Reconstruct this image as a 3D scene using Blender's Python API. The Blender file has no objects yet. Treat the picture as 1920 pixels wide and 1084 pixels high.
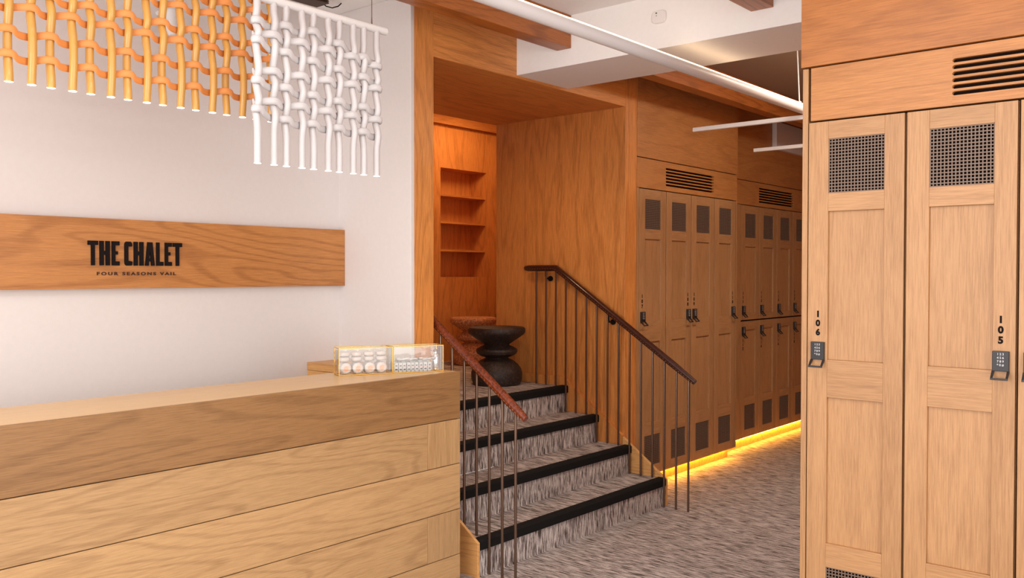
import bpy, bmesh, math, random
from mathutils import Vector, Matrix
R = math.radians
random.seed(7)
S = bpy.context.scene
C = S.collection
# ------------------------------------------------------------------ camera
# X runs along the back wall and the stair front, Y runs away to the back, Z up; metres
YAW, PITCH, ROLL, FPX = R(40.3322), R(-0.9932), R(0.0625), 1667.36
cam_d = bpy.data.cameras.new('camera'); cam = bpy.data.objects.new('camera', cam_d); C.objects.link(cam)
fw = Vector((math.cos(YAW)*math.cos(PITCH), math.sin(YAW)*math.cos(PITCH), math.sin(PITCH)))
rt = Vector((math.sin(YAW), -math.cos(YAW), 0)); up = rt.cross(fw)
rt2 = math.cos(ROLL)*rt + math.sin(ROLL)*up; up2 = -math.sin(ROLL)*rt + math.cos(ROLL)*up
M = Matrix((rt2, up2, -fw)).transposed().to_4x4(); M.translation = (0, 0, 1.51)
cam.matrix_world = M
cam_d.sensor_fit = 'HORIZONTAL'; cam_d.sensor_width = 36; cam_d.lens = 36*FPX/1920
cam_d.clip_start = 0.05; cam_d.clip_end = 100
S.camera = cam
# ------------------------------------------------------------------ world, lamps, exposure
S.view_settings.view_transform = 'Standard'; S.view_settings.look = 'None'
S.view_settings.gamma = 1; S.view_settings.use_curve_mapping = False
S.view_settings.exposure = 0.0
W = bpy.data.worlds.new('world'); S.world = W; W.use_nodes = True
bg = W.node_tree.nodes['Background']; bg.inputs[0].default_value = (1, .95, .91, 1); bg.inputs[1].default_value = 1.15
def area(name, loc, aim, sx, sy, power, col):
    d = bpy.data.lights.new(name, 'AREA'); d.shape = 'RECTANGLE'; d.size = sx; d.size_y = sy; d.energy = power; d.color = col
    o = bpy.data.objects.new(name, d); C.objects.link(o); o.location = loc
    o.rotation_euler = (Vector(aim)-Vector(loc)).to_track_quat('-Z', 'Y').to_euler(); return o
area('daylight_side', (-1.95, 1.6, 1.5), (3.9, 2.3, 2.0), 3.6, 2.6, 132, (1, .96, .93))
area('daylight_back', (1.4, -2.2, 1.7), (2.2, 3, 1.3), 4.0, 2.6, 88, (1, .96, .93))
area('room_fill_light', (1.0, 1.4, 2.9), (1.0, 1.4, 0), 2.2, 1.2, 44, (1, .96, .93))  # added fill from above for floor, treads and desk top; no actual fixture
area('corridor_fill_light', (5.7, 1.72, 2.9), (5.7, 2.3, 0), 2.0, .5, 46, (1, .90, .76))  # added fill, out of view behind the right lockers, brightens the corridor
def spot(name, loc, aim, power, col, size=R(90), rad=.05, blend=.6):
    d = bpy.data.lights.new(name, 'SPOT'); d.energy = power; d.color = col; d.spot_size = size; d.spot_blend = blend; d.shadow_soft_size = rad
    o = bpy.data.objects.new(name, d); C.objects.link(o); o.location = loc
    o.rotation_euler = (Vector(aim)-Vector(loc)).to_track_quat('-Z', 'Y').to_euler(); return o
spot('stair_downlight', (4.0, 3.75, 2.6), (4.6, 4.1, 0.7), 24, (1, .70, .42), R(140), .10, 1)
spot('hall_downlight', (5.6, 4.95, 2.98), (5.9, 5.3, 0.7), 54, (1, .62, .31), R(176), .25, .4)
# ------------------------------------------------------------------ materials
def new_mat(name):
    m = bpy.data.materials.new(name); m.use_nodes = True
    return m, m.node_tree, m.node_tree.nodes['Principled BSDF']
def plain(name, col, rough=.6, metal=0, emit=None, es=1, coat=0):
    m, t, b = new_mat(name)
    b.inputs['Base Color'].default_value = (*col, 1); b.inputs['Roughness'].default_value = rough; b.inputs['Metallic'].default_value = metal
    if coat: b.inputs['Coat Weight'].default_value = coat
    if emit: b.inputs['Emission Color'].default_value = (*emit, 1); b.inputs['Emission Strength'].default_value = es
    return m
def s2l(c): return tuple(((x/255)/12.92 if x/255 <= .04045 else ((x/255+.055)/1.055)**2.4) for x in c)
def wood(name, c1, c2, axis='z', rough=.45, fig=1.0, freq=26, pore=.5, var=.10, scale=1.0, knots=False):
    """procedural oak: contour-line figure of stretched noise, fine pores, a tint for every board (mesh island)"""
    m, t, b = new_mat(name); N, L = t.nodes, t.links
    tc = N.new('ShaderNodeTexCoord'); geo = N.new('ShaderNodeNewGeometry'); oi = N.new('ShaderNodeObjectInfo')
    off = N.new('ShaderNodeVectorMath'); off.operation = 'ADD'
    mul = N.new('ShaderNodeMath'); mul.operation = 'MULTIPLY_ADD'; mul.inputs[1].default_value = 17.3
    L.new(geo.outputs['Random Per Island'], mul.inputs[0]); 
    om = N.new('ShaderNodeMath'); om.operation = 'MULTIPLY'; om.inputs[1].default_value = 11.7; L.new(oi.outputs['Random'], om.inputs[0]); L.new(om.outputs[0], mul.inputs[2])
    L.new(tc.outputs['Object'], off.inputs[0]); L.new(mul.outputs[0], off.inputs[1])
    mp = N.new('ShaderNodeMapping'); L.new(off.outputs[0], mp.inputs[0])
    s = [scale]*3; s['xyz'.index(axis)] = .13*scale; mp.inputs['Scale'].default_value = s
    n1 = N.new('ShaderNodeTexNoise'); n1.inputs['Scale'].default_value = 3.4; n1.inputs['Detail'].default_value = 2.5; n1.inputs['Roughness'].default_value = .45; n1.inputs['Distortion'].default_value = .35
    L.new(mp.outputs[0], n1.inputs['Vector'])
    a = N.new('ShaderNodeMath'); a.operation = 'MULTIPLY'; a.inputs[1].default_value = freq*6.283*.62; L.new(n1.outputs['Fac'], a.inputs[0])
    si = N.new('ShaderNodeMath'); si.operation = 'SINE'; L.new(a.outputs[0], si.inputs[0])
    r1 = N.new('ShaderNodeMapRange'); r1.inputs['From Min'].default_value = .25; r1.inputs['From Max'].default_value = 1; L.new(si.outputs[0], r1.inputs['Value'])
    mp2 = N.new('ShaderNodeMapping'); L.new(off.outputs[0], mp2.inputs[0]); s2 = [1.0]*3; s2['xyz'.index(axis)] = .035; mp2.inputs['Scale'].default_value = s2
    n2 = N.new('ShaderNodeTexNoise'); n2.inputs['Scale'].default_value = 260; n2.inputs['Detail'].default_value = 3; n2.inputs['Roughness'].default_value = .7; L.new(mp2.outputs[0], n2.inputs['Vector'])
    n3 = N.new('ShaderNodeTexNoise'); n3.inputs['Scale'].default_value = 1.7; n3.inputs['Detail'].default_value = 3; L.new(mp.outputs[0], n3.inputs['Vector'])
    f1 = N.new('ShaderNodeMath'); f1.operation = 'MULTIPLY'; f1.inputs[1].default_value = .5*fig; L.new(r1.outputs[0], f1.inputs[0])
    rp_ = N.new('ShaderNodeMapRange'); rp_.inputs['From Min'].default_value = .34; rp_.inputs['From Max'].default_value = .66; L.new(n2.outputs['Fac'], rp_.inputs['Value'])
    f2 = N.new('ShaderNodeMath'); f2.operation = 'MULTIPLY_ADD'; f2.inputs[1].default_value = pore; L.new(rp_.outputs[0], f2.inputs[0]); L.new(f1.outputs[0], f2.inputs[2])
    f3 = N.new('ShaderNodeMath'); f3.operation = 'MULTIPLY_ADD'; f3.inputs[1].default_value = .5; L.new(n3.outputs['Fac'], f3.inputs[0]); L.new(f2.outputs[0], f3.inputs[2])
    f4 = N.new('ShaderNodeMath'); f4.operation = 'SUBTRACT'; f4.inputs[1].default_value = .25*pore+.20; L.new(f3.outputs[0], f4.inputs[0]); f4.use_clamp = True
    mx = N.new('ShaderNodeMix'); mx.data_type = 'RGBA'; mx.inputs[6].default_value = (*c1, 1); mx.inputs[7].default_value = (*c2, 1); L.new(f4.outputs[0], mx.inputs[0])
    fin = mx.outputs[2]
    if knots:
        vo = N.new('ShaderNodeTexVoronoi'); vo.inputs['Scale'].default_value = 2.3; mk = N.new('ShaderNodeMapping'); mk.inputs['Scale'].default_value = (1, 1, 1.8); L.new(off.outputs[0], mk.inputs[0]); L.new(mk.outputs[0], vo.inputs['Vector'])
        rk = N.new('ShaderNodeMapRange'); rk.inputs['From Min'].default_value = .012; rk.inputs['From Max'].default_value = .05; rk.inputs['To Min'].default_value = .6; rk.inputs['To Max'].default_value = 0; L.new(vo.outputs['Distance'], rk.inputs['Value'])
        mk2 = N.new('ShaderNodeMix'); mk2.data_type = 'RGBA'; mk2.inputs[7].default_value = (.10, .05, .02, 1); L.new(rk.outputs[0], mk2.inputs[0]); L.new(fin, mk2.inputs[6]); fin = mk2.outputs[2]
    hsv = N.new('ShaderNodeHueSaturation'); vv = N.new('ShaderNodeMapRange'); vv.inputs['To Min'].default_value = 1-var; vv.inputs['To Max'].default_value = 1+var*.6
    L.new(geo.outputs['Random Per Island'], vv.inputs['Value']); L.new(vv.outputs[0], hsv.inputs['Value']); L.new(fin, hsv.inputs['Color'])
    L.new(hsv.outputs[0], b.inputs['Base Color']); b.inputs['Roughness'].default_value = rough
    bp = N.new('ShaderNodeBump'); bp.inputs['Strength'].default_value = .08; bp.inputs['Distance'].default_value = .002; L.new(f4.outputs[0], bp.inputs['Height']); L.new(bp.outputs[0], b.inputs['Normal'])
    return m
LA, LB = s2l((186, 141, 96)), s2l((136, 92, 54))       # locker oak
DA, DB = s2l((190, 152, 106)), s2l((130, 94, 58))       # desk oak
PA, PB = s2l((224, 148, 76)), s2l((150, 86, 36))         # warm wall veneer
BA, BB = s2l((178, 104, 44)), s2l((106, 54, 18))          # stained beams
M_loc_v = wood('locker_oak_upright', LA, LB, 'z', fig=.26, freq=17, pore=.55, var=.05)
M_loc_x = wood('locker_oak_level', LA, LB, 'x', fig=.26, freq=17, pore=.55, var=.05)
M_loc_y = wood('locker_oak_level_side', s2l((182, 116, 58)), s2l((130, 74, 32)), 'y', fig=.4, freq=20, pore=.5, var=.05)
M_fas_x = wood('fascia_oak', s2l((194, 132, 74)), s2l((138, 84, 42)), 'x', fig=.4, freq=20, pore=.5, var=.04)
M_desk_x = wood('desk_oak', DA, DB, 'x', fig=.5, freq=32, pore=.45, var=.10, knots=True)
M_desk_dk = wood('desk_oak_darker_board', s2l((152, 112, 70)), s2l((98, 66, 37)), 'x', fig=.5, freq=26, pore=.5, var=.02)
M_desk_z = wood('desk_oak_upright', DA, DB, 'z', fig=.3, freq=20, pore=.5, var=.08)
M_desk_top = wood('desk_top_oak', s2l((222, 184, 124)), s2l((188, 142, 82)), 'x', rough=.28, fig=.25, freq=18, pore=.4, var=.03)
M_pan_z = wood('veneer_upright', PA, PB, 'z', fig=.5, freq=18, pore=.6, var=.05, scale=1.15)
M_pan_x = wood('veneer_level', PA, PB, 'x', fig=.5, freq=22, pore=.5, var=.05)
M_pan_y = wood('veneer_level_side', PA, PB, 'y', fig=.8, freq=26, pore=.5, var=.05)
M_beam = wood('stained_beam_wood', BA, BB, 'x', fig=.7, freq=26, pore=.5, var=.04, rough=.35)
M_sign = wood('sign_oak', s2l((194, 132, 72)), s2l((140, 84, 38)), 'x', fig=.7, freq=30, pore=.5, var=.03)
M_skirt = wood('stair_skirt_oak', s2l((222, 168, 104)), s2l((170, 112, 60)), 'y', fig=.6, pore=.5)
def plaster(name, col, sc=40, rough=.85):
    m, t, b = new_mat(name); N, L = t.nodes, t.links
    tc = N.new('ShaderNodeTexCoord'); n = N.new('ShaderNodeTexNoise'); n.inputs['Scale'].default_value = sc; n.inputs['Detail'].default_value = 4; L.new(tc.outputs['Object'], n.inputs['Vector'])
    mx = N.new('ShaderNodeMix'); mx.data_type = 'RGBA'; mx.inputs[6].default_value = (*col, 1); mx.inputs[7].default_value = (*[c*.94 for c in col], 1); L.new(n.outputs['Fac'], mx.inputs[0]); L.new(mx.outputs[2], b.inputs['Base Color'])
    bp = N.new('ShaderNodeBump'); bp.inputs['Strength'].default_value = .05; bp.inputs['Distance'].default_value = .002; L.new(n.outputs['Fac'], bp.inputs['Height']); L.new(bp.outputs[0], b.inputs['Normal'])
    b.inputs['Roughness'].default_value = rough; return m
M_white = plaster('white_plaster', (.735, .69, .68))
M_ceil = plaster('ceiling_paint', (.90, .88, .87))
M_taupe = plaster('taupe_ceiling', (.30, .22, .17))
def carpet():
    m, t, b = new_mat('streaked_carpet'); N, L = t.nodes, t.links
    tc = N.new('ShaderNodeTexCoord')
    def layer(scale, sc, det, lo, hi):
        mp = N.new('ShaderNodeMapping'); mp.inputs['Scale'].default_value = scale; L.new(tc.outputs['Object'], mp.inputs[0])
        n = N.new('ShaderNodeTexNoise'); n.inputs['Scale'].default_value = sc; n.inputs['Detail'].default_value = det; n.inputs['Roughness'].default_value = .65; n.inputs['Distortion'].default_value = .4; L.new(mp.outputs[0], n.inputs['Vector'])
        r = N.new('ShaderNodeMapRange'); r.inputs['From Min'].default_value = lo; r.inputs['From Max'].default_value = hi; L.new(n.outputs['Fac'], r.inputs['Value']); return r.outputs[0]
    a = layer((1, .085, .11), 120, 3, .38, .60)
    f = layer((1, .35, .35), 420, 2, .3, .7)
    d = layer((1, .6, .6), 3, 2, .3, .7)
    m1 = N.new('ShaderNodeMix'); m1.data_type = 'RGBA'; m1.inputs[6].default_value = (*s2l((86, 73, 68)), 1); m1.inputs[7].default_value = (*s2l((222, 211, 207)), 1); L.new(a, m1.inputs[0])
    m2 = N.new('ShaderNodeMix'); m2.data_type = 'RGBA'; m2.blend_type = 'MULTIPLY'; m2.inputs[0].default_value = .55; L.new(m1.outputs[2], m2.inputs[6])
    cr = N.new('ShaderNodeMix'); cr.data_type = 'RGBA'; cr.inputs[6].default_value = (.45, .42, .40, 1); cr.inputs[7].default_value = (1.15, 1.15, 1.15, 1); L.new(f, cr.inputs[0]); L.new(cr.outputs[2], m2.inputs[7])
    m3 = N.new('ShaderNodeMix'); m3.data_type = 'RGBA'; m3.blend_type = 'MULTIPLY'; m3.inputs[0].default_value = .25; L.new(m2.outputs[2], m3.inputs[6]); 
    cd = N.new('ShaderNodeMix'); cd.data_type = 'RGBA'; cd.inputs[6].default_value = (.6, .56, .54, 1); cd.inputs[7].default_value = (1, 1, 1, 1); L.new(d, cd.inputs[0]); L.new(cd.outputs[2], m3.inputs[7])
    L.new(m3.outputs[2], b.inputs['Base Color']); b.inputs['Roughness'].default_value = .95; b.inputs['Specular IOR Level'].default_value = .15
    bp = N.new('ShaderNodeBump'); bp.inputs['Strength'].default_value = .5; bp.inputs['Distance'].default_value = .004; L.new(a, bp.inputs['Height']); L.new(bp.outputs[0], b.inputs['Normal'])
    return m
M_carpet = carpet()
M_black = plain('black_rubber', (.006, .0055, .0055), .8)
M_black.node_tree.nodes['Principled BSDF'].inputs['Specular IOR Level'].default_value = .2
M_ink = plain('black_letters', (.008, .005, .005), .8)
M_ink.node_tree.nodes['Principled BSDF'].inputs['Specular IOR Level'].default_value = .15
M_brown_ink = plain('brown_letters', s2l((60, 28, 12)), .7)
M_dark = plain('dark_backing', (.010, .006, .005), .95)  # behind the door vents this black stands in for the unlit locker inside
M_dark.node_tree.nodes['Principled BSDF'].inputs['Specular IOR Level'].default_value = .1
M_latch = plain('dark_latch_metal', (.022, .020, .022), .38, .3)
M_mark = plain('pale_keypad_marks', (.55, .55, .58), .5)
M_wire = plain('bronze_mesh_wire', (.19, .125, .09), .5, .1)
M_steel = plain('brushed_dark_steel', s2l((120, 98, 84)), .3, .9)
M_tube = plain('white_painted_metal', (.68, .665, .67), .4)
M_bar = plain('white_bar', (.88, .85, .83), .4)
M_vinylw = plain('white_woven_cord', (.52, .50, .505), .35, coat=.2)
M_yellow = plain('yellow_woven_tube', s2l((206, 152, 72)), .32, coat=.3)
M_strap = plain('orange_woven_band', s2l((228, 146, 78)), .55)
M_led_end = plain('lit_strand_end', (1, 1, 1), .5, emit=(1, .95, .85), es=3.0)
M_led = plain('amber_led_strip', (1, .6, .2), .5, emit=(1, .50, .05), es=42)
M_uplight = plain('warm_uplight_strip', (1, .9, .7), .5, emit=(1, .74, .46), es=4)
M_gold = plain('brass_frame', s2l((226, 180, 96)), .25, .9)
M_chrome = plain('chrome', (.75, .75, .78), .12, 1)
def noise_mat(name, c1, c2, sc, rough, coat=0, bump=.3, lo=.4, hi=.62):
    m, t, b = new_mat(name); N, L = t.nodes, t.links
    tc = N.new('ShaderNodeTexCoord'); n = N.new('ShaderNodeTexNoise'); n.inputs['Scale'].default_value = sc; n.inputs['Detail'].default_value = 5; n.inputs['Roughness'].default_value = .7; L.new(tc.outputs['Object'], n.inputs['Vector'])
    r = N.new('ShaderNodeMapRange'); r.inputs['From Min'].default_value = lo; r.inputs['From Max'].default_value = hi; L.new(n.outputs['Fac'], r.inputs['Value'])
    mx = N.new('ShaderNodeMix'); mx.data_type = 'RGBA'; mx.inputs[6].default_value = (*c1, 1); mx.inputs[7].default_value = (*c2, 1); L.new(r.outputs[0], mx.inputs[0]); L.new(mx.outputs[2], b.inputs['Base Color'])
    bp = N.new('ShaderNodeBump'); bp.inputs['Strength'].default_value = bump; bp.inputs['Distance'].default_value = .004; L.new(n.outputs['Fac'], bp.inputs['Height']); L.new(bp.outputs[0], b.inputs['Normal'])
    b.inputs['Roughness'].default_value = rough
    if coat: b.inputs['Coat Weight'].default_value = coat
    return m
M_stool = noise_mat('charred_wood', s2l((38, 27, 23)), s2l((86, 64, 54)), 60, .55, lo=.5, hi=.72)
M_stool2 = noise_mat('brown_speckled_wood', s2l((150, 92, 58)), s2l((224, 164, 116)), 60, .5)
M_leather = noise_mat('reddish_brown_leather', s2l((84, 32, 14)), s2l((136, 58, 26)), 90, .26, coat=.5, bump=.15)
M_leather_shade = noise_mat('shaded_brown_leather', s2l((46, 20, 13)), s2l((72, 30, 18)), 90, .3, coat=.4, bump=.15)  # same leather as the left rail, with shade mixed into its colour
M_stitch = plain('pale_stitching', s2l((170, 120, 80)), .7)
M_wrap = noise_mat('white_paper_wrap', s2l((212, 208, 206)), s2l((206, 182, 168)), 45, .6, bump=.5)
M_peach = plain('peach_print', s2l((236, 170, 130)), .6)
M_packet = plain('white_packet', (.58, .57, .56), .6)
M_pred = plain('red_print', s2l((190, 70, 70)), .6)
def glass_mat():
    m, t, b = new_mat('clear_glass'); N, L = t.nodes, t.links
    g = N.new('ShaderNodeBsdfGlossy'); g.inputs['Roughness'].default_value = .02; tr = N.new('ShaderNodeBsdfTransparent'); tr.inputs[0].default_value = (.97, .97, .96, 1)
    mx = N.new('ShaderNodeMixShader'); mx.inputs[0].default_value = .05; L.new(tr.outputs[0], mx.inputs[1]); L.new(g.outputs[0], mx.inputs[2])
    L.new(mx.outputs[0], N['Material Output'].inputs[0]); return m
M_glass = glass_mat()
# ------------------------------------------------------------------ mesh helpers
class MB:
    def __init__(s): s.bm = bmesh.new(); s.sm = False
    def box(s, x0, x1, y0, y1, z0, z1, mi=0):
        v = [s.bm.verts.new(p) for p in ((x0,y0,z0),(x1,y0,z0),(x1,y1,z0),(x0,y1,z0),(x0,y0,z1),(x1,y0,z1),(x1,y1,z1),(x0,y1,z1))]
        for q in ((0,3,2,1),(4,5,6,7),(0,1,5,4),(1,2,6,5),(2,3,7,6),(3,0,4,7)):
            f = s.bm.faces.new([v[i] for i in q]); f.material_index = mi
        return s
    def prism(s, poly, axis, lo, hi, mi=0):
        """poly: 2-D points in the two other axes (in xyz order), swept along axis"""
        def P(a, b, c): return {'x': (c, a, b), 'y': (a, c, b), 'z': (a, b, c)}[axis]
        A = [s.bm.verts.new(P(a, b, lo)) for a, b in poly]; B = [s.bm.verts.new(P(a, b, hi)) for a, b in poly]; n = len(poly)
        fs = [s.bm.faces.new(A), s.bm.faces.new(B[::-1])] + [s.bm.faces.new((A[i], B[i], B[(i+1) % n], A[(i+1) % n])) for i in range(n)]
        for f in fs: f.material_index = mi
        return s
    def tube(s, pts, r, seg=10, mi=0, ry=None, upv=None, cap=True, capmi=None):
        """swept tube; r radius (or list); ry second radius for flat bands (measured across upv)"""
        s.sm = True; pts = [Vector(p) for p in pts]; rings = []; n = len(pts); prev = None
        for i, p in enumerate(pts):
            t = (pts[min(i+1, n-1)]-pts[max(i-1, 0)]).normalized()
            u = Vector(upv) if upv else (prev if prev else (Vector((0, 0, 1)) if abs(t.z) < .9 else Vector((1, 0, 0))))
            u = (u - t*u.dot(t)).normalized(); w = t.cross(u); prev = u
            ra = r[i] if isinstance(r, (list, tuple)) else r; rb = ry if ry else ra
            rings.append([s.bm.verts.new(p + u*math.cos(k*2*math.pi/seg)*ra + w*math.sin(k*2*math.pi/seg)*rb) for k in range(seg)])
        for a, b in zip(rings, rings[1:]):
            for k in range(seg):
                f = s.bm.faces.new((a[k], a[(k+1) % seg], b[(k+1) % seg], b[k])); f.material_index = mi; f.smooth = True
        if cap:
            for rg in (rings[0][::-1], rings[-1]):
                f = s.bm.faces.new(rg); f.material_index = mi if capmi is None else capmi
        return s
    def lathe(s, prof, c=(0, 0, 0), seg=40, mi=0):
        s.sm = True; rings = []
        for r, z in prof: rings.append([s.bm.verts.new((c[0]+r*math.cos(k*2*math.pi/seg), c[1]+r*math.sin(k*2*math.pi/seg), c[2]+z)) for k in range(seg)])
        for a, b in zip(rings, rings[1:]):
            for k in range(seg):
                f = s.bm.faces.new((a[k], a[(k+1) % seg], b[(k+1) % seg], b[k])); f.material_index = mi; f.smooth = True
        s.bm.faces.new(rings[0][::-1]).material_index = mi; s.bm.faces.new(rings[-1]).material_index = mi
        return s
    def build(s, name, mats, parent=None, bevel=0, kind=None):
        bmesh.ops.recalc_face_normals(s.bm, faces=s.bm.faces)
        me = bpy.data.meshes.new(name); s.bm.to_mesh(me); s.bm.free()
        for m in (mats if isinstance(mats, (list, tuple)) else [mats]): me.materials.append(m)
        o = bpy.data.objects.new(name, me); C.objects.link(o); o.parent = parent
        if s.sm and not bevel:
            try: me.set_sharp_from_angle(angle=R(35))
            except Exception: pass
        if bevel:
            b = o.modifiers.new('bevel', 'BEVEL'); b.width = bevel; b.segments = 2; b.limit_method = 'ANGLE'
        if kind: o['kind'] = kind
        return o
def box(name, mat, *c, parent=None, bevel=0, kind=None, mi=0): return MB().box(*c, mi=mi).build(name, mat, parent, bevel, kind)
def struct(name, mat, *c, bevel=0):
    return box(name, mat, *c, bevel=bevel, kind='structure')
def tag(o, label, cat, group=None):
    o['label'] = label; o['category'] = cat
    if group: o['group'] = group
    return o
def thing(name, loc, label, cat, group=None, rz=0):
    o = bpy.data.objects.new(name, None); C.objects.link(o); o.location = loc; o.rotation_euler = (0, 0, rz); o.empty_display_size = .1
    return tag(o, label, cat, group)
def copy_tree(o, parent=None):
    c = o.copy(); C.objects.link(c); c.parent = parent
    for ch in list(o.children): copy_tree(ch, c)
    return c
def text_mesh(body, size, extrude=.001, bold=0, align='CENTER', spacing=1.0):
    cu = bpy.data.curves.new('t', 'FONT'); cu.body = body; cu.size = size; cu.extrude = extrude; cu.offset = bold; cu.align_x = align; cu.space_character = spacing; cu.resolution_u = 4
    o = bpy.data.objects.new('t', cu); C.objects.link(o); bpy.context.view_layer.update()
    me = bpy.data.meshes.new_from_object(o.evaluated_get(bpy.context.evaluated_depsgraph_get()))
    bpy.data.objects.remove(o); bpy.data.curves.remove(cu)
    me.transform(Matrix.Rotation(R(90), 4, 'X')); return me
# ------------------------------------------------------------------ setting
FR = 3.30                                        # plane of the stair opening and the left lockers
struct('floor', M_carpet, -2, 9.5, -2.2, 3.9, -.06, 0)
fl = MB(); fl.box(3.262, 5.058, 3.80, 4.456, .60, .716); fl.box(3.262, 7.3, 4.456, 5.65, .60, .716); fl.build('floor', M_carpet, kind='structure')
struct('ceiling', M_ceil, -2, 3.93, -2.2, 3.95, 2.92, 3.0)
struct('ceiling', M_taupe, 4.415, 9.5, -.5, 3.95, 2.92, 3.0)
so = MB(); so.box(3.927, 4.415, -2.2, FR, 2.649, 3.0); so.build('ceiling', M_ceil, kind='structure')
struct('wall_back', M_white, -2, 3.097, 3.871, 3.95, 0, 2.92)
struct('wall_return', M_white, 3.097, 3.122, FR, 3.95, 0, 2.92, bevel=.003)
struct('trim_1', M_pan_z, 3.122, 3.258, FR, 3.44, 0, 2.92, bevel=.0015)          # left jamb of the opening
struct('wall_stair_left', M_pan_z, 3.2, 3.258, 3.44, 5.65, 0, 3.1)
struct('trim_2', M_pan_x, 3.259, 5.0625, FR, 3.44, 2.632, 2.92, bevel=.0015)      # header
struct('wall_stair_right', M_pan_z, 5.063, 5.206, FR, 4.456, 0, 2.92, bevel=.0015)
struct('ceiling', M_pan_x, 3.258, 5.063, 3.44, 4.465, 2.632, 2.80)
struct('ceiling', M_pan_x, 3.2, 7.3, 4.465, 5.75, 3.06, 3.12)
hw = MB(); n0, n1, nz0, nz1 = 5.665, 6.277, 1.478, 2.461
hw.box(3.2, n0, 5.65, 5.95, 0, 2.824); hw.box(n1, 7.3, 5.65, 5.95, 0, 2.824); hw.box(n0, n1, 5.65, 5.95, 0, nz0); hw.box(n0, n1, 5.65, 5.95, nz1, 2.824)
hw.box(n0, n1, 5.85, 5.95, nz0, nz1); hw.box(3.2, 7.3, 5.70, 5.95, 2.824, 2.852)
hw.build('wall_hall', M_pan_z, kind='structure')
struct('trim_3', M_pan_x, 3.2, 7.3, 5.635, 5.95, 2.852, 2.935)
struct('wall_hall_right', M_pan_z, 7.3, 7.4, 4.456, 5.95, 0, 3.1)
struct('wall_hall_front', M_pan_z, 5.206, 7.4, 4.40, 4.456, 0, 3.1)
struct('wall_far', M_pan_z, 9.4, 9.5, 1.3, 3.9, 0, 2.92)
struct('wall_corridor', M_pan_z, 3.96, 9.5, 1.25, 1.36, 0, 2.92)
struct('wall_corridor_left', M_pan_z, 8.63, 9.5, 3.43, 3.5, 0, 2.92)
# stained ceiling beams
def beam(x0, x1, y0, y1, label):
    tag(box('ceiling_beam', M_beam, x0, x1, y0, y1, 2.741, 2.919, bevel=.002), label, 'beam')
beam(-1.9, 3.926, 2.912, 3.009, 'dark stained wooden ceiling beam ending at the white soffit above the stairs')
beam(3.0-4.9, 3.926, 1.752, 1.862, 'stained wooden beam end at the top edge, right of the smoke detector')
beam(4.416, 9.39, 2.912, 3.009, 'dark stained wooden beam over the locker corridor, behind the white tube')
# shelves in the niche
for z, w in ((2.209, 'top'), (1.963, 'middle'), (1.710, 'bottom')):
    tag(box('niche_shelf', M_pan_x, n0+.001, n1-.001, 5.66, 5.849, z, z+.018), {'top': 'thin wooden shelf, topmost of the three in the wall niche', 'middle': 'thin wooden shelf, middle one of the three in the wall niche', 'bottom': 'thin wooden shelf, lowest of the three in the wall niche'}[w], 'shelf', 'shelves in the stair hall niche')
# ------------------------------------------------------------------ staircase
RI, RUN, B0 = .179, .264, 2.972
XL, XR = 3.246, 5.035
st = thing('staircase', (4.1, 3.3, 0), 'short flight of four carpeted steps with black nosings leading up to the landing', 'stairs')
def loc(o, t): o.matrix_parent_inverse = Matrix.Translation(t.location).inverted(); return o
for k in range(4):
    y0 = B0+RUN*k; y1 = B0+RUN*(k+1) if k < 3 else 3.80; z = RI*(k+1)
    m = MB(); xl = XL if k < 2 else 3.262
    if k == 1: m.box(XL, XR, y0, FR-.002, z-RI+.001, z); m.box(3.262, XR, FR-.002, y1, z-RI+.001, z)
    else: m.box(xl, XR, y0, y1+.001, z-RI+(.001 if k else 0), z)
    s = loc(m.build('step', M_carpet, st), st)
    n = MB(); n.prism([(y0-.012, z-.045), (y0-.012, z-.004), (y0-.004, z+.005), (y0+.042, z+.005), (y0+.042, z+.0002), (y0-.0005, z-.0005), (y0-.0005, z-.045)], 'x', xl+.001, XR-.001)
    n.build('nosing', M_black, s, 0)
# skirts
def skirt(x0, x1, name='skirt_board'):
    m = MB(); m.prism([(2.962, 0), (2.962, .172), (3.298, .412), (3.298, 0)], 'x', x0, x1); return loc(m.build(name, M_skirt, st, .002), st)
skirt(3.229, 3.2455); skirt(5.036, 5.060)
m = MB(); m.prism([(FR, 0), (FR, .42), (3.72, .714), (3.80, .78), (4.455, .78), (4.455, 0)], 'x', 5.036, 5.0625); loc(m.build('skirt_board', M_pan_z, st), st)
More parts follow.
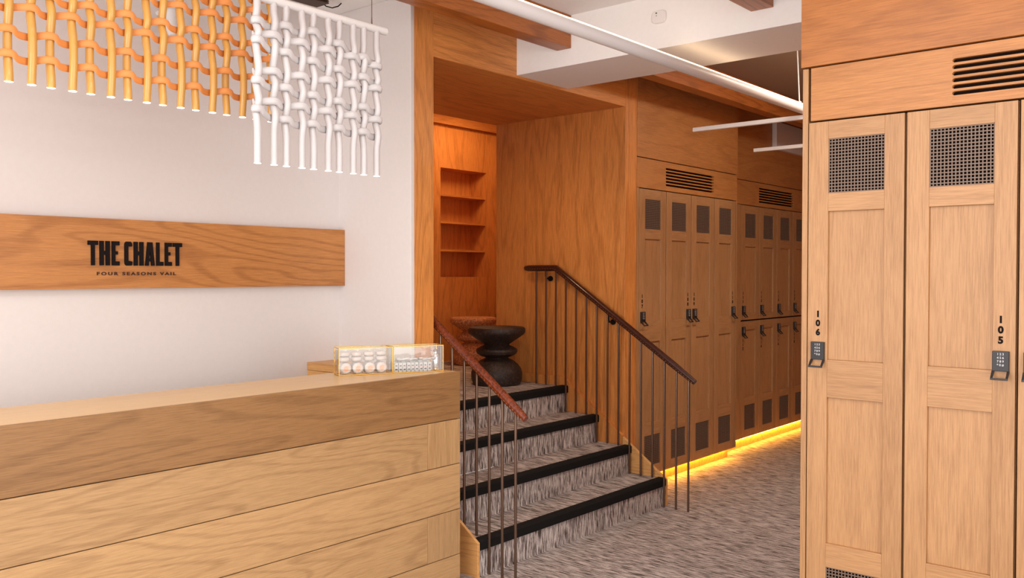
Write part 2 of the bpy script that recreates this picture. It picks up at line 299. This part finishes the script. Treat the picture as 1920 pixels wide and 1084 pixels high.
# ------------------------------------------------------------------ railings
def tread_z(y):
    if y < B0-.012: return 0
    return min(.716, RI*(int((y-B0+.012)/RUN)+1))+.0005
def railing(x, pts, ys, label, leather, brackets):
    t = thing('stair_railing', (x, 3.3, 0), label, 'railing')
    rail = MB(); P = []
    for i, (y, z) in enumerate(pts):
        P.append((x, y, z))
    full = []
    for a, b in zip(P, P[1:]):
        for q in range(8): full.append(Vector(a).lerp(Vector(b), q/8))
    full.append(Vector(P[-1]))
    rr = [.0225]*len(full); rr[0] = .017; rr[-1] = .017
    rail.tube(full, rr, 16); h = loc(rail.build('handrail', leather, t), t)
    stx = MB()                                                    # stitching on the camera-side flank
    for a, b in zip(P, P[1:]):
        L_ = (Vector(b)-Vector(a)); n = int(L_.length/.022)
        for q in range(n):
            c = Vector(a)+L_*((q+.5)/n); d = L_.normalized(); nn = Vector((-.021, 0, 0))+Vector((0, -d.z, d.y))*-.006
            stx.tube([c+nn-d*.004, c+nn+d*.004+Vector((0, 0, .002))], .0013, 5)
    stx.build('stitching', M_stitch, h)
    def zr(y):
        for (a, za), (b, zb) in zip(pts, pts[1:]):
            if min(a, b)-1e-6 <= y <= max(a, b)+1e-6: return za+(zb-za)*(y-a)/(b-a)
        return pts[0][1]
    for y in ys:
        z0 = tread_z(y); top = zr(y)-.012
        if top < z0+.1: continue
        b = MB(); b.tube([(x, y, z0), (x, y, top)], .0072, 10); loc(b.build('baluster', M_steel, t), t)
    for y in brackets:
        z = zr(y); w = 5.063
        b = MB(); b.tube([(w, y, z-.075), (w-.012, y, z-.075)], .019, 14); b.tube([(w-.012, y, z-.075), (x+.01, y, z-.072), (x, y, z-.055), (x, y, z-.016)], .006, 8); loc(b.build('wall_bracket', M_black, t), t)
    return t
PITCHB = .0882
railing(5.0, [(2.735, .826), (3.836, 1.549), (4.118, 1.549)], [2.779+PITCHB*k for k in range(15)], 'long right railing by the wood panel wall with stitched leather handrail toned down for shade', M_leather_shade, [3.93, 3.39])
railing(3.31, [(2.722, .806), (3.36, 1.262), (3.75, 1.549), (4.02, 1.549)], [2.786+.0862*k for k in range(15)], 'left stair railing beside the desk with reddish brown leather handrail', M_leather, [])
# ------------------------------------------------------------------ reception desk
DX0, DX1, DY0, DY1, DZ = .35, 3.089, 2.949, 3.362, 1.04
desk = thing('reception_desk', (1.9, 3.1, 0), 'long light oak plank reception desk in front of the white wall', 'desk')
core = loc(MB().box(DX0+.01, DX1-.003, DY0+.019, DY1-.003, .0, DZ-.028).build('cabinet', M_desk_z, desk), desk)
top = loc(MB().box(DX0, DX1-.0005, DY0+.0195, DY1, DZ-.026, DZ).build('counter_top', M_desk_top, desk, .0015), desk)
pl = MB(); seams = [DZ, .8147, .599, .379, .161, 0.0]
for i, (a, b) in enumerate(zip(seams, seams[1:])):
    cuts = [DX0, DX1] if i % 2 == 0 else [DX0, 2.872, DX1]
    if i == 4: cuts = [DX0, 1.9, DX1]
    for u, v in zip(cuts, cuts[1:]): pl.box(u+(.0008 if u > DX0 else 0), v-(.0008 if v < DX1 else 0), DY0, DY0+.0185, b+.0018, a-(.0018 if i else 0), mi=1 if (i % 2 and u > 2 and i != 4) else (2 if i == 0 else 0))
loc(pl.build('plank_front', [M_desk_x, M_desk_z, M_desk_dk], desk, .0012), desk)
ret = MB(); ret.box(2.886, DX1-.002, DY1+.001, 3.87, 0, DZ-.042, 0); ret.box(2.882, DX1, DY1+.001, 3.87, DZ-.04, DZ, 1)
loc(ret.build('side_return', [M_skirt, M_skirt], desk, .001), desk)
# ------------------------------------------------------------------ sign board with lettering
sg = thing('sign_board', (2.2, 3.85, 1.44), 'wide horizontal wooden sign board with black lettering on the white wall', 'sign')
loc(MB().box(-1.2, 3.096, 3.82, 3.871, 1.443, 1.7455).build('board', M_sign, sg, .001), sg)
LET = {  # unit cell letter outlines (lists of polygons)
 'T': [[(0,1),(1,1),(1,.83),(.68,.83),(.68,0),(.32,0),(.32,.83),(0,.83)]],
 'H': [[(0,0),(0,1),(.40,1),(.40,.6),(.60,.6),(.60,1),(1,1),(1,0),(.60,0),(.60,.43),(.40,.43),(.40,0)]],
 'E': [[(0,0),(0,1),(1,1),(1,.83),(.45,.83),(.45,.59),(.78,.59),(.78,.45),(.45,.45),(.45,.17),(1,.17),(1,0)]],
 'C': [[(.22,0),(.05,.05),(0,.14),(0,.86),(.05,.95),(.22,1),(.78,1),(.95,.95),(1,.86),(1,.80),(.48,.80),(.48,.20),(1,.17),(1,.05),(.9,0)]],
 'L': [[(0,0),(0,1),(.45,1),(.45,.17),(1,.17),(1,0)]],
 'A': [[(0,0),(.24,1),(.50,1),(.50,.66),(.42,.32),(.50,.32),(.50,.18),(.39,.18),(.36,0)],[(1,0),(.76,1),(.50,1),(.50,.66),(.58,.32),(.50,.32),(.50,.18),(.61,.18),(.64,0)]]}
LA_ = [(1.713,1.756),(1.763,1.807),(1.816,1.849),(1.872,1.906),(1.914,1.958),(1.966,2.01),(2.018,2.051),(2.059,2.092),(2.098,2.142)]
lm = MB()
for ch, (a, b) in zip('THECHALET', LA_):
    for poly in LET[ch]: lm.prism([(a+(b-a)*u, 1.5435+.105*v) for u, v in poly], 'y', 3.812, 3.8195)
loc(lm.build('lettering', M_ink, sg), sg)
me = text_mesh('FOUR SEASONS VAIL', .0190, .0010, .0007, 'LEFT', 1.42); me.materials.append(M_brown_ink)
xs = [v.co.x for v in me.vertices]; kx = .362/(max(xs)-min(xs)); x0 = min(xs)
for v in me.vertices: v.co.x = 1.752+(v.co.x-x0)*kx
me.transform(Matrix.Translation((0, 3.8185, 1.5015)))
o = bpy.data.objects.new('lettering', me); C.objects.link(o); o.parent = sg; loc(o, sg); o['label'] = 'small brown lettering below the large black words'
# ------------------------------------------------------------------ lockers
DW, GAP = .357, .366
def door_mesh(tiers, z0, z1):
    """tiers: list of (zlo, zhi, 'p'|'m') openings; stiles upright, rails level"""
    m = MB(); a, b = .077, .287; T = .020
    m.box(0, a, 0, T, z0, z1); m.box(b, DW, 0, T, z0, z1)
    zz = z0
    for lo, hi, k in tiers:
        m.box(a, b, 0, T, zz, lo, 1); zz = hi
        if k == 'p': m.box(a, b, .012, T-.001, lo, hi, 0)
    m.box(a, b, 0, T, zz, z1, 1)
    return m
def vent_mesh(lo, hi):
    m = MB(); a, b = .077, .287
    m.box(a, b, .015, .019, lo, hi, 1)  # black sheet painting in the dark interior
    n = 17; p = (b-a)/n; r = .0019
    for i in range(n+1): x = min(max(a+i*p, a+r), b-r); m.box(x-r, x+r, .0045, .007, lo, hi)
    k = 17; q = (hi-lo)/k
    for i in range(k+1): z = min(max(lo+i*q, lo+r), hi-r); m.box(a, b, .0035, .006, z-r, z+r)
    return m
def latch(parent, x, dz):
    l = MB(); l.box(x, x+.052, -.012, 0, 1.177+dz, 1.246+dz); body = l.build('latch', M_latch, parent, .0015)
    v = MB()
    def q(a, b, y0, y1, za, zb): v.box(a, b, y0, y1, za, zb)
    # pull ring swung out below the keypad
    for (a, b) in ((x-.001, x+.006), (x+.046, x+.053)):
        v.prism([(-.004, 1.178+dz), (-.012, 1.178+dz), (-.034, 1.154+dz), (-.030, 1.151+dz), (-.010, 1.166+dz), (-.004, 1.172+dz)], 'x', a, b)
    v.box(x-.001, x+.053, -.035, -.028, 1.148+dz, 1.155+dz)
    v.build('pull_ring', M_latch, body, .0008)
    rows = ['1 2 3', '4 5 6', '7 8 9', '* 0 #']; mm = bmesh.new()
    for i, s in enumerate(rows):
        tm = text_mesh(s, .0105, .0002, .0002); tm.transform(Matrix.Translation((x+.026, -.0124, 1.2325+dz-i*.0125))); mm.from_mesh(tm); bpy.data.meshes.remove(tm)
    kd = bpy.data.meshes.new('keypad_marks'); mm.to_mesh(kd); mm.free(); kd.materials.append(M_mark)
    o = bpy.data.objects.new('keypad_marks', kd); C.objects.link(o); o.parent = body
    return body
def number(parent, s, xc, ztop):
    mm = bmesh.new()
    for i, ch in enumerate(s):
        tm = text_mesh(ch, .0325, .0004, .0017); tm.transform(Matrix.Translation((xc, -.0006, ztop-.0227-i*.0354))); mm.from_mesh(tm); bpy.data.meshes.remove(tm)
    kd = bpy.data.meshes.new('locker_number'); mm.to_mesh(kd); mm.free(); kd.materials.append(M_ink)
    o = bpy.data.objects.new('locker_number', kd); C.objects.link(o); o.parent = parent; return o
KINDS = {'full': ([(.158, .372, 'm'), (.463, 1.032, 'p'), (1.178, 1.752, 'p'), (1.822, 2.031, 'm')], .091, 2.099),
         'upper': ([(1.165, 1.745, 'p'), (1.822, 2.031, 'm')], 1.112, 2.099),
         'lower': ([(.158, .372, 'm'), (.440, 1.026, 'p')], .091, 1.100)}
protos = {}
def locker(kind, side, num, x, y, rz, label, group):
    key = (kind, side)
    if key not in protos:
        t = thing('locker', (0, 0, 0), '', 'locker'); tiers, z0, z1 = KINDS[kind]
        d = door_mesh(tiers, z0, z1).build('door', [M_loc_v, M_loc_x], t, .0012)
        for lo, hi, k in tiers:
            if k == 'm': vent_mesh(lo, hi).build('vent_mesh', [M_wire, M_dark], d)
        c = MB(); c.box(-.0015, .012, .022, .47, z0, z1); c.box(DW-.012, DW+.0015, .022, .47, z0, z1); c.box(-.0015, DW+.0015, .455, .47, z0, z1); c.box(.012, DW-.012, .022, .455, z0, z0+.015); c.box(.012, DW-.012, .022, .455, z1-.015, z1)
        c.build('carcass', M_loc_v, t)
        lx = .017 if side == 'l' else DW-.069
        dz = -.192 if kind == 'lower' else (-.012 if (kind, side) == ('upper', 'l') else 0)
        latch(t, lx, dz); protos[key] = (t, lx, dz, [False])
    t, lx, dz, used = protos[key]
    if used[0]: o = copy_tree(t)
    else: o = t; used[0] = True
    for ch in [c for c in o.children if c.name.startswith('locker_number')]: bpy.data.objects.remove(ch)
    o.location = (x, y, 0); o.rotation_euler = (0, 0, rz); tag(o, label, 'locker', group)
    number(o, num, lx+.024, (1.366 if dz > -.1 else .948)+(dz if dz > -.1 else 0)); return o
XL0 = [5.240+GAP*k-.0005 for k in range(4)]
lab1 = ['tall wooden locker beside the stair wall, leftmost of the four before the corridor step', 'tall wooden locker second from the stair wall, latch on its right edge', 'tall wooden locker third from the stair wall, latch on its left edge', 'tall wooden locker fourth from the stair wall, last before the row steps back']
for k in range(4): locker('full', 'lrlr'[k], str(107+k), XL0[k], FR, 0, lab1[k], 'tall lockers right of the stairs')
R2 = 3.43
XL2 = [7.068+.3625*k for k in range(4)]
pos = ['leftmost', 'second from the left', 'third from the left', 'rightmost, mostly hidden by the near lockers']
for k in range(4):
    locker('upper', 'l', str(111+2*k), XL2[k], R2, 0, 'short upper locker in the set-back two-tier block, %s' % pos[k], 'upper lockers of the far block')
    locker('lower', 'l', str(112+2*k), XL2[k], R2, 0, 'short lower locker above the glowing kick space, %s' % pos[k], 'lower lockers of the far block')
RX = 3.41
lab3 = ['pale near locker numbered 106 at the corridor corner', 'pale near locker numbered 105, right of locker 106', 'pale near locker cut off by the right picture edge']
for k in range(3): locker('full', 'lrl'[k], str(106-k), RX, 1.3725-GAP*k, R(-90), lab3[k], 'large lockers in the right foreground')
# cabinet surrounds: level panel with vent slots, upper fascia, fillers, kick board
def slot_panel(name, x0, x1, z0, z1, s0, s1, mats):
    """front panel (local, y 0..0.02) with six real slots, rounded ends"""
    m = MB(); m.box(x0, s0, 0, .02, z0, z1); m.box(s1, x1, 0, .02, z0, z1)
    zz = [2.2705-.0231*i for i in range(6)]; h = .0145
    edges = [z1]
    for z in zz: edges += [z, z-h]
    edges.append(z0)
    for i in range(0, len(edges), 2): m.box(s0, s1, 0, .02, edges[i+1], edges[i])
    m.box(s0-.01, s1+.01, .021, .026, 2.12, 2.29, 1)
    r = h/2
    for z in zz:                                                        # rounded slot ends
        for xe, sg_ in ((s0, 1), (s1, -1)):
            for zc, q in ((z, -1), (z-h, 1)):
                m.prism([(xe, zc), (xe+sg_*r, zc), (xe+sg_*r*.3, zc+q*r*.3), (xe, zc+q*r)], 'y', 0, .02)
    return m.build(name, mats, None, 0, 'structure')
p = slot_panel('trim_4', 5.208, 6.72, 2.106, 2.311, 5.592, 6.323, [M_fas_x, M_dark]); p.location = (0, FR, 0)
p = slot_panel('trim_5', 6.735, 8.63, 2.106, 2.311, 7.41, 8.159, [M_fas_x, M_dark]); p.location = (0, R2, 0)
p = slot_panel('trim_6', .0, 1.95, 2.106, 2.311, .509, 1.245, [M_fas_x, M_dark]); p.location = (RX, 1.3655, 0); p.rotation_euler = (0, 0, R(-90))
struct('trim_7', M_fas_x, 5.208, 6.72, FR-.004, FR+.45, 2.317, 2.918, bevel=.001)
struct('trim_8', M_fas_x, 6.735, 8.63, R2-.004, R2+.45, 2.317, 2.918, bevel=.001)
struct('trim_9', M_loc_y, RX-.010, RX+.5, -.60, 1.402, 2.3165, 2.92, bevel=.001)
f = MB(); f.box(5.208, 5.2345, 0+FR, FR+.02, .09, 2.103); f.box(6.7035, 6.72, FR, FR+.6, .09, 2.103); f.box(6.7035, 6.72, FR+.021, FR+.6, 2.103, 2.3165); f.box(5.208, 6.70, FR+.48, FR+.5, 0, 2.31); f.build('trim_10', M_loc_v, kind='structure')
f = MB(); f.box(6.735, 7.062, R2, R2+.02, .09, 2.103); f.box(8.52, 8.63, R2, R2+.5, .09, 2.103); f.box(8.52, 8.63, R2+.021, R2+.5, 2.103, 2.3165); f.box(6.735, 8.6, R2+.48, R2+.5, 0, 2.31); f.build('trim_11', M_loc_v, kind='structure')
f = MB(); f.box(RX+.001, RX+.5, 1.3765, 1.398, 0, 2.311); f.box(RX+.48, RX+.5, -.6, 1.3765, 0, 2.311); f.box(RX, RX+.02, -.6, .272, .09, 2.099); f.build('trim_12', M_loc_v, kind='structure')
struct('baseboard_left', M_skirt, 5.208, 6.72, FR+.075, FR+.09, 0, .088)
struct('baseboard_left', M_skirt, 6.72, 8.63, R2+.045, R2+.06, 0, .088)
struct('baseboard_right', M_skirt, RX+.06, RX+.075, -.6, 1.39, 0, .088)
tag(box('led_strip', M_led, 5.22, 6.715, FR+.046, FR+.066, .0815, .0875), 'glowing amber light strip under the four tall lockers by the stairs', 'light')
tag(box('led_strip', M_led, 6.735, 8.60, R2+.016, R2+.036, .0815, .0875), 'glowing amber light strip under the far set-back lockers', 'light')
# ------------------------------------------------------------------ stools
PROF = [(.150, 0), (.170, .004), (.183, .04), (.184, .085), (.174, .115), (.152, .145), (.118, .172), (.085, .186), (.080, .194), (.118, .206), (.143, .222), (.150, .240), (.146, .254), (.118, .270), (.090, .282), (.094, .290), (.150, .328), (.198, .362), (.205, .372), (.205, .396), (.198, .408), (.185, .411)]
def stool(x, y, mat, label, flip=False, sc=1.0):
    prof = [(r*sc, z*sc) for r, z in PROF]
    o = MB().lathe(prof, (0, 0, 0), 44).build('stool', mat); o.location = (x, y, .7165); tag(o, label, 'stool', 'turned stools on the landing'); return o
stool(4.79, 4.21, M_stool, 'near black turned stool at the head of the stairs, hourglass shaped')
stool(5.72, 5.30, M_stool2, 'brown speckled turned stool behind the black one, by the left handrail')
stool(6.40, 5.36, M_stool, 'dark stool furthest back, mostly hidden by the panel wall', sc=1.03)
# ------------------------------------------------------------------ linear fixture and cross bars
ty, tz = 2.2, 2.528
lt = thing('linear_light', (3.5, ty, tz), 'long white tube light hung from the ceiling across the beam and soffit', 'light')
loc(MB().tube([(.2, ty, tz), (6.2, ty, tz)], .0285, 20).build('tube', M_tube, lt), lt)
loc(MB().box(.4, 6.0, ty-.016, ty+.016, tz+.0235, tz+.0288).build('uplight_strip', M_uplight, lt), lt)
for x in (1.0, 5.27):
    c = MB(); c.tube([(x+.045, ty, tz+.03), (x, ty, 2.92)], .004, 8); c.tube([(x+.045, ty, tz+.02), (x+.045, ty, tz+.04)], .011, 10); loc(c.build('suspension_rod', M_tube, lt), lt)
for x, ye, w in ((5.40, 2.975, 'nearer'), (6.60, 3.10, 'farther')):
    o = thing('cross_bar', (x, 2.3, 2.47), '%s thin white bar crossing above the locker corridor' % w, 'light bar', 'thin white bars over the corridor')
    loc(MB().box(x-.013, x+.013, 1.50, ye, 2.470, 2.498).build('bar', M_bar, o, .004), o)
    loc(MB().tube([(x, 1.62, 2.497), (x, 1.62, 2.9195)], .003, 8).build('suspension_rod', M_bar, o), o)
tag(box('ceiling_duct', M_white, 7.66, 8.6, 3.38, 3.424, 2.637, 2.885, bevel=.004), 'white boxed duct above the far lockers', 'duct')
# smoke detector on the soffit face
sd = thing('smoke_detector', (3.927, 2.357, 2.807), 'small white rounded smoke detector on the soffit face', 'detector')
m = MB(); n = 28
def sq(r, k): a = 2*math.pi*k/n; c, s_ = math.cos(a), math.sin(a); return (math.copysign(abs(c)**.55, c)*r*1.12, math.copysign(abs(s_)**.55, s_)*r*.88)
m.sm = True; rings = []
for r, d in ((.037, 0), (.037, .010), (.033, .015), (.02, .016)): rings.append([m.bm.verts.new((-d, *sq(r, k))) for k in range(n)])
for a, b in zip(rings, rings[1:]):
    for k in range(n): m.bm.faces.new((a[k], a[(k+1) % n], b[(k+1) % n], b[k])).smooth = True
m.bm.faces.new(rings[0]); m.bm.faces.new(rings[-1][::-1]); m.build('cover', plain('detector_plastic', (.80, .77, .76), .4), sd)
MB().box(-.0175, -.0158, .006, .014, .016, .021).box(-.0175, -.0158, .007, .011, .004, .007).build('sensor_window', M_dark, sd)
# ------------------------------------------------------------------ woven pendants
def rowz(zrow, i):
    if not isinstance(zrow, dict): return zrow
    ks = sorted(zrow)
    if i <= ks[0]: return zrow[ks[0]]
    for a, b in zip(ks, ks[1:]):
        if a <= i <= b: return zrow[a]+(zrow[b]-zrow[a])*(i-a)/(b-a)
    return zrow[ks[-1]]
def weave(name, label, xs, yc, zb, zt, rows, m_strand, m_band, rs, flat, amp, wrapR, wrapL, tube_mat, tx0, tx1, cords, bandoff):
    t = thing(name, ((xs[0]+xs[-1])/2, yc, zt), label, 'pendant light')
    loc(MB().tube([(tx0, yc, zt), (tx0+.006, yc, zt), (tx1-.006, yc, zt), (tx1, yc, zt)], [.008, .0145, .0145, .009], 16).build('top_tube', tube_mat, t), t)
    for x in cords: loc(MB().tube([(x, yc, zt+.008), (x, yc, zt+.045), (x, yc, 2.92)], [.0035, .0016, .0010], 8).build('suspension_cord', M_steel, t), t)
    for i, x in enumerate(xs):
        off = 0
        P = [(x, yc+off, zt), (x, yc+off, max(rowz(z, i) for z, _ in rows)+.045)]
        for z, par in sorted([(rowz(a, i), b) for a, b in rows], key=lambda a: -a[0]):
            front = (i % 2 == par)
            P.append((x, yc+off+(amp if front else -amp), z))
        P += [(x, yc+off, P[-1][2]-.06), (x, yc+off, zb)]
        # smooth with Catmull-Rom
        Q = []; V = [Vector(p) for p in P]
        for a in range(len(V)-1):
            p0, p1, p2, p3 = V[max(a-1, 0)], V[a], V[a+1], V[min(a+2, len(V)-1)]
            for q in range(5):
                u = q/5; Q.append(.5*((2*p1)+(p2-p0)*u+(2*p0-5*p1+4*p2-p3)*u*u+(3*p1-p0-3*p2+p3)*u**3))
        Q.append(V[-1])
        s = loc(MB().tube(Q, rs, 14).build('strand', m_strand, t), t)
        MB().tube([(x, yc+off, zb-.0012), (x, yc+off, zb+.001)], rs*.97, 14).build('lit_end', M_led_end, s)
    for zrow, par in rows:
        V = []; n = len(xs); fo = bandoff
        def zz(i): return rowz(zrow, i)
        if wrapL and par == 0: V += [Vector((xs[0]+.004, yc+fo, zz(0)+.002)), Vector((xs[0]-rs-.004, yc+.002, zz(0)+.004))]
        elif not wrapL: V.append(Vector((xs[0]-.03, yc+(fo if par == 0 else -fo), zz(0))))
        for i, x in enumerate(xs):
            z = zz(i)
            if i % 2 == par:
                if i > 0: V.append(Vector((x-.024, yc-fo*.45, z+.003)))
                V.append(Vector((x-.008, yc-fo, z+.005)))
                V.append(Vector((x+.010, yc-fo, z+.003)))
                if i < n-1: V.append(Vector((x+.026, yc-fo*.35, z-.008)))
            else:
                V.append(Vector((x-.008, yc+fo, z-.007))); V.append(Vector((x+.008, yc+fo, z-.003)))
        if wrapR and (n-1) % 2 == par: z = zz(n-1); V += [Vector((xs[-1]+rs+.004, yc+.001, z)), Vector((xs[-1]-.004, yc+fo, z-.004))]
        Q = []
        for a in range(len(V)-1):
            p0, p1, p2, p3 = V[max(a-1, 0)], V[a], V[a+1], V[min(a+2, len(V)-1)]
            for q in range(5):
                u = q/5; Q.append(.5*((2*p1)+(p2-p0)*u+(2*p0-5*p1+4*p2-p3)*u*u+(3*p1-p0-3*p2+p3)*u**3))
        Q.append(V[-1])
        if flat: mb = MB().tube(Q, .0118, 10, ry=.0040, upv=(0, 0, 1))
        else: mb = MB().tube(Q, .0130, 14, ry=.0064, upv=(0, 0, 1))
        loc(mb.build('woven_band', m_band, t), t)
    return t
wx = [1.736+.0578*i+(.0075 if i % 2 else 0) for i in range(10)]; wx[-1] = 2.262
weave('woven_pendant', 'white woven tube pendant hanging from a white rod, nearer of the two', wx, 2.6, 1.882, 2.441, [({0: 2.357, 4: 2.366, 6: 2.346, 8: 2.318}, 0), ({1: 2.320, 7: 2.312, 9: 2.298}, 1), ({0: 2.292, 2: 2.270, 8: 2.244}, 0), ({1: 2.196, 9: 2.212}, 1), ({0: 2.156, 4: 2.140, 8: 2.132}, 0), (2.093, 1), ({0: 2.060, 2: 2.038}, 0)], M_vinylw, M_vinylw, .0126, False, .0085, True, True, M_tube, 1.70, 2.315, (1.80, 2.239), .0105)
yx = [1.088+.0625*i+(.004 if i % 2 else 0) for i in range(-5, 16)]
yrow = [(2.178, 1), (2.254, 1), (2.331, 0), (2.380, 1), (2.455, 0), (2.506, 1), (2.556, 0), (2.605, 1)]
weave('woven_pendant', 'yellow woven tube pendant with orange bands at the upper left', yx, 2.95, 2.098, 2.66, yrow, M_yellow, M_strap, .0130, True, .007, True, False, M_yellow, .70, 2.10, (1.0, 1.95), .012)
# ------------------------------------------------------------------ things high on the back wall, seen through the weave
cc = thing('security_camera', (2.28, 3.80, 2.68), 'white security camera on the back wall, seen through the yellow weave', 'camera')
def at_px(x, y, Y):
    d = fw + rt2*((x-960)/FPX) - up2*((y-542)/FPX); return Vector((0, 0, 1.51)) + d*(Y/d.y)
p = at_px(324, 40, 3.74)
cc.location = p
MB().lathe([(.004, -.068), (.018, -.064), (.028, -.050), (.031, -.03), (.031, .045), (.024, .052), (.022, .058)], (0, 0, 0), 24).build('housing', M_tube, cc)
MB().tube([(0, 0, .05), (.0, .04, .06), (0, .131, .06)], .012, 10).build('wall_arm', M_tube, cc)
MB().tube([(.05, .06, -.02), (.12, .10, .0)], .012, 10).build('connector', M_gold, cc)
p = at_px(575, 4, 3.7); jb = thing('ceiling_speaker_box', (p.x, 3.7, 2.92), 'dark slatted box under the ceiling with a looping black cable, above the white pendant', 'speaker')
m = MB()
for k in range(4): m.box(-.14, .10, -.05, .05, -.04+k*.010, -.034+k*.010)
m.box(-.13, .09, -.045, .045, -.038, 0); m.build('housing', plain('dark_bronze', s2l((70, 44, 30)), .5, .3), jb)
MB().tube([(.09, 0, -.02), (.12, 0, -.038), (.16, 0, -.038), (.20, 0, -.02), (.22, 0, 0)], .003, 8).build('cable', M_black, jb)
# ------------------------------------------------------------------ glass boxes on the desk
ang = R(-25.5); U = Vector((math.cos(ang), math.sin(ang), 0))
def glass_box(org, ln, dp, h, label, name='glass_box'):
    t = thing(name, org, label, 'box', 'glass boxes on the desk', ang)
    r = .0022; f = MB()
    for x in (0, ln):
        for y in (0, dp): f.tube([(x, y, 0), (x, y, h)], r, 6)
    for z in (r, h-r):
        for y in (0, dp): f.tube([(0, y, z), (ln, y, z)], r, 6)
        for x in (0, ln): f.tube([(x, 0, z), (x, dp, z)], r, 6)
    f.box(0, ln, 0, dp, .0, .0015); f.build('brass_frame', M_gold, t)
    g = MB()
    for x in (0, ln): g.box(x-.0007, x+.0007, .002, dp-.002, .004, h-.004)
    for y in (0, dp): g.box(.002, ln-.002, y-.0007, y+.0007, .004, h-.004)
    g.build('glass_panes', M_glass, t); return t
o1 = Vector((2.585, 3.232, DZ+.0005)); LN = .252
glass_box(o1, LN, .096, .127, 'left open brass-edged glass box filled with white wrapped rounds')
o2 = o1 + U*(LN+.006)
gb2 = glass_box(o2, LN-.006, .096, .127, 'right brass-edged glass box holding small white packets, nearest the railing')
Rz = Matrix.Rotation(ang, 4, 'Z')
def place(o, base, x, y, z, rx=0, ry=0, rz=0):
    p = base + (Rz @ Vector((x, y, z))); o.location = p; o.rotation_euler = (rx, ry, ang+rz); return o
# wrapped round sweets / soaps standing on edge and lying on top
def round_pack(label):
    t = thing('wrapped_round', (0, 0, 0), label, 'wrapped sweet', 'white wrapped rounds in the left glass box')
    b = MB(); prof = [(.004, -.010), (.020, -.0105), (.0255, -.006), (.0268, 0), (.0255, .006), (.020, .0105), (.004, .0105)]
    b.lathe(prof, (0, 0, 0), 20)
    for v in b.bm.verts: v.co += Vector((random.uniform(-1, 1), random.uniform(-1, 1), random.uniform(-1, 1)))*.0011
    b.bm.transform(Matrix.Rotation(R(90), 4, 'X')); b.build('wrapper', M_wrap, t)
    d = MB(); d.lathe([(.012, -.0004), (.012, .0004)], (0, 0, .0108), 16); d.bm.transform(Matrix.Rotation(R(90), 4, 'X')); d.build('label', M_peach, t); return t
rp = round_pack('')
first = True
for j, yy in enumerate((.020, .045, .070)):
    for i in range(4):
        o = rp if first else copy_tree(rp); first = False
        o['label'] = 'white paper-wrapped round with a peach centre standing in the left glass box'
        place(o, o1, .036+i*.0565+(.004 if j % 2 else 0), yy, .0300, 0, random.uniform(-.6, .6), random.uniform(-.05, .05))
for i in range(8):
    o = copy_tree(rp); o['label'] = 'white paper-wrapped round lying on top of the pile in the left glass box'
    place(o, o1, .036+(i % 4)*.058, .048, .0715+(i//4)*.023, R(88)+random.uniform(-.04, .04), random.uniform(-.04, .04), random.uniform(-1, 1))
# small packets in two rows
pk = thing('sugar_packet', (0, 0, 0), '', 'packet', 'white packets in the right glass box')
MB().box(-.0085, .0085, -.004, .004, 0, .045).build('packet_body', M_packet, pk, .0015)
MB().box(-.0055, .0055, -.0045, -.0039, .010, .017).box(-.005, .004, -.0045, -.0039, .028, .033).build('print', M_ink, pk)
MB().box(-.0085, .0085, -.0046, -.0040, .0225, .0238).build('red_line', M_pred, pk)
first = True
for j, yy in enumerate((.012, .034, .056, .078)):
    for i in range(9):
        o = pk if first else copy_tree(pk); first = False
        o['label'] = 'small white printed packet standing in the right glass box'
        place(o, o2, .016+i*.0205, yy, .003+(.006*abs(math.sin(i*1.7+j)) if j else 0), random.uniform(-.08, .08), random.uniform(-.05, .05), random.uniform(-.15, .15))
for i in range(14):
    o = copy_tree(pk); o['label'] = 'small white packet lying loose on top of the others in the right glass box'
    place(o, o2, .035+(i % 7)*.024, .020+(i//7)*.040, .058+random.uniform(0, .006), R(82), random.uniform(-.1, .1), random.uniform(-1.5, 1.5))
bt = thing('swing_top_bottle', (0, 0, 0), 'small steel swing-top bottle in the right end of the glass box', 'bottle')
place(bt, o2, .222, .040, .0035)
MB().lathe([(.015, 0), (.0175, .004), (.0175, .062), (.012, .074), (.009, .080), (.009, .088)], (0, 0, 0), 24).build('bottle_body', M_chrome, bt)
MB().lathe([(.010, .0885), (.012, .091), (.012, .097), (.004, .101)], (0, 0, 0), 18).build('stopper', M_steel, bt)
MB().tube([(.010, 0, .086), (-.004, -.016, .080), (-.026, -.012, .092), (-.034, 0, .100), (-.026, .010, .096), (-.006, .012, .086), (.008, .004, .084)], .0017, 8).build('wire_bail', M_chrome, bt)
